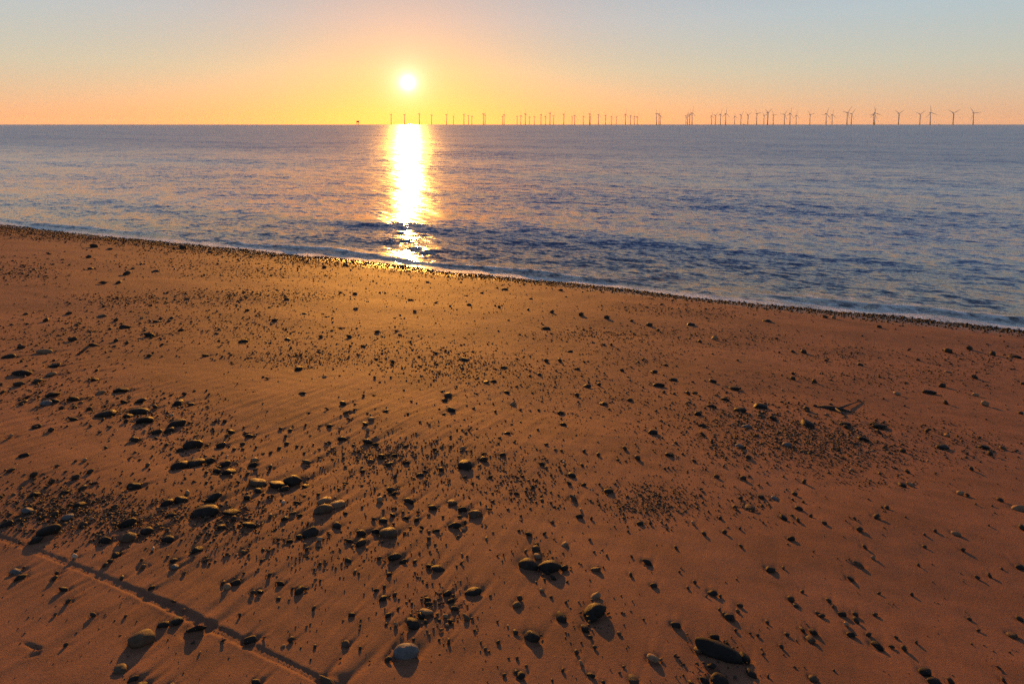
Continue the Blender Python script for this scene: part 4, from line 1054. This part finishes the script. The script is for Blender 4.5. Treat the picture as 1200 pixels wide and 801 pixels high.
for k, (px, py) in enumerate(TURB):
    d = ray(px, py)
    dist = (HUB - CAM_H) / (d[2] / math.hypot(d[0], d[1]))
    dist = min(dist, 11500)
    hz = math.hypot(d[0], d[1])
    root = bpy.data.objects.new('wind_turbine', None); col.objects.link(root)
    root.location = (d[0] / hz * dist, d[1] / hz * dist, 0)
    az_ = rotor_az + tr.uniform(-0.12, 0.12)
    root.rotation_euler = (0, 0, math.pi / 2 - az_)       # local +X looks into the wind
    kk = len(TURB) - 1 - k
    if k == 0:
        lab = 'white offshore wind turbine furthest left on the horizon, just left of the sun'
    elif kk == 0:
        lab = 'white offshore wind turbine furthest right on the sea horizon'
    elif k <= kk:
        lab = f'white offshore wind turbine on the horizon, {ORDN[k]} from the left end of the row'
    else:
        lab = f'white offshore wind turbine on the horizon, {ORDN[kk]} from the right end of the row'
    tag(root, lab, 'wind turbine', 'wind farm along the horizon')
    link('foundation', base_me, None, root)
    link('tower', tower_me, None, root)
    nc = link('nacelle', nac_me, None, root); nc.location = (0, 0, HUB)
    hb = link('rotor_hub', hub_me, None, root); hb.location = (4.6, 0, HUB); hb.rotation_euler = (0, math.pi / 2, 0)
    ph0 = PHASE.get(round(px, 1), tr.uniform(0, 120))
    for j in range(3):
        bl = link('blade', blade_me, None, hb)
        # hub's local frame has its axis on Z, so lay the blade out in that plane
        bl.matrix_local = Matrix.Rotation(R(ph0 + 120 * j), 4, 'Z') @ Matrix.Rotation(-math.pi / 2, 4, 'Y')

# offshore platform left of the sun
d = ray(419.3, 141.3); hz = math.hypot(d[0], d[1])
dist = 27.0 / (d[2] / hz)
pl = bpy.data.objects.new('offshore_platform', None); col.objects.link(pl)
pl.location = (d[0] / hz * dist, d[1] / hz * dist, 0)
tag(pl, 'small box-topped offshore platform on legs left of the sun', 'platform')
for sx in (-6, 6):
    for sy in (-6, 6):
        lg = link('leg', lathe('leg', [(1.0, -10), (1.0, 18)], 8), steel, pl); lg.location = (sx, sy, 0)
dk = link('deck', box_me('deck', 24, 18, 3, steel), None, pl); dk.location = (0, 0, 19.5)
md = link('topside_module', box_me('topside_module', 15, 14, 8, steel, 0.95), None, pl); md.location = (-1, 0, 25.02)
cr = link('crane', merge_me('crane', [(box_me('q', 1.4, 1.4, 9, steel), T((0, 0, 4.5))), (box_me('q', 12, 1.0, 1.0, steel), T((4, 0, 8.6)))], steel), None, pl); cr.location = (8.6, 0, 21.02)


def ship(px, dist, L, label):
    d = ray(px, 146.0); hz = math.hypot(d[0], d[1])
    r = bpy.data.objects.new('ship', None); col.objects.link(r)
    r.location = (d[0] / hz * dist, d[1] / hz * dist, 0); r.rotation_euler = (0, 0, 0.2)
    tag(r, label, 'ship')
    co = []
    for x, w, zt in ((-.5, .075, .07), (-.3, .09, .06), (.2, .09, .06), (.4, .06, .08), (.5, .004, .10)):
        co += [(x * L, -w * L, zt * L), (x * L, w * L, zt * L), (x * L * .94, w * L * .6, -.03 * L), (x * L * .94, -w * L * .6, -.03 * L)]
    f = [(a * 4 + k, a * 4 + (k + 1) % 4, a * 4 + 4 + (k + 1) % 4, a * 4 + 4 + k) for a in range(4) for k in range(4)] + [(3, 2, 1, 0), (16, 17, 18, 19)]
    me = bpy.data.meshes.new('hull'); me.from_pydata(co, [], f); me.update()
    link('hull', me, steel, r)
    sp = link('superstructure', merge_me('superstructure', [(box_me('q', .18 * L, .13 * L, .10 * L, turb), T((0, 0, .05 * L))), (box_me('q', .11 * L, .11 * L, .06 * L, turb), T((.02 * L, 0, .132 * L)))], turb), None, r)
    sp.location = (-.22 * L, 0, .066 * L)
    ms = link('mast', lathe('mast', [(.008 * L, 0), (.004 * L, .14 * L)], 6), steel, r); ms.location = (-.2 * L, 0, .225 * L)


ship(872.6, 6800, 42, 'tiny dark ship on the horizon between turbines, right of centre')
ship(1101, 7200, 36, 'tiny dark ship on the horizon near the right end of the wind farm')

# ------------------------------------------------------------------ thin sea haze
hz_co = [(x, y, z) for z in (-14.5, 142) for x, y in ((-15600, -1500), (15600, -1500), (15600, 15600), (-15600, 15600))]
haze_me = bpy.data.meshes.new('haze')
haze_me.from_pydata(hz_co, [], [(3, 2, 1, 0), (4, 5, 6, 7), (0, 1, 5, 4), (1, 2, 6, 5), (2, 3, 7, 6), (3, 0, 4, 7)])
haze_me.update()
M = Nodes('haze')
pv = M.n('ShaderNodeVolumePrincipled')
pv.inputs['Color'].default_value = (0.96, 0.93, 0.90, 1)
pv.inputs['Density'].default_value = 1.7e-5
pv.inputs['Anisotropy'].default_value = 0.3
M.t.links.new(pv.outputs[0], M.out.inputs['Volume'])
tag(link('haze', haze_me, M.m), kind='stuff')
print('stones', len(S), 'turbines', len(TURB), 'H', CAM_H, 'slope', math.degrees(math.atan(TAN)), 'D', DSH, 'sun el', math.degrees(SUN_EL))
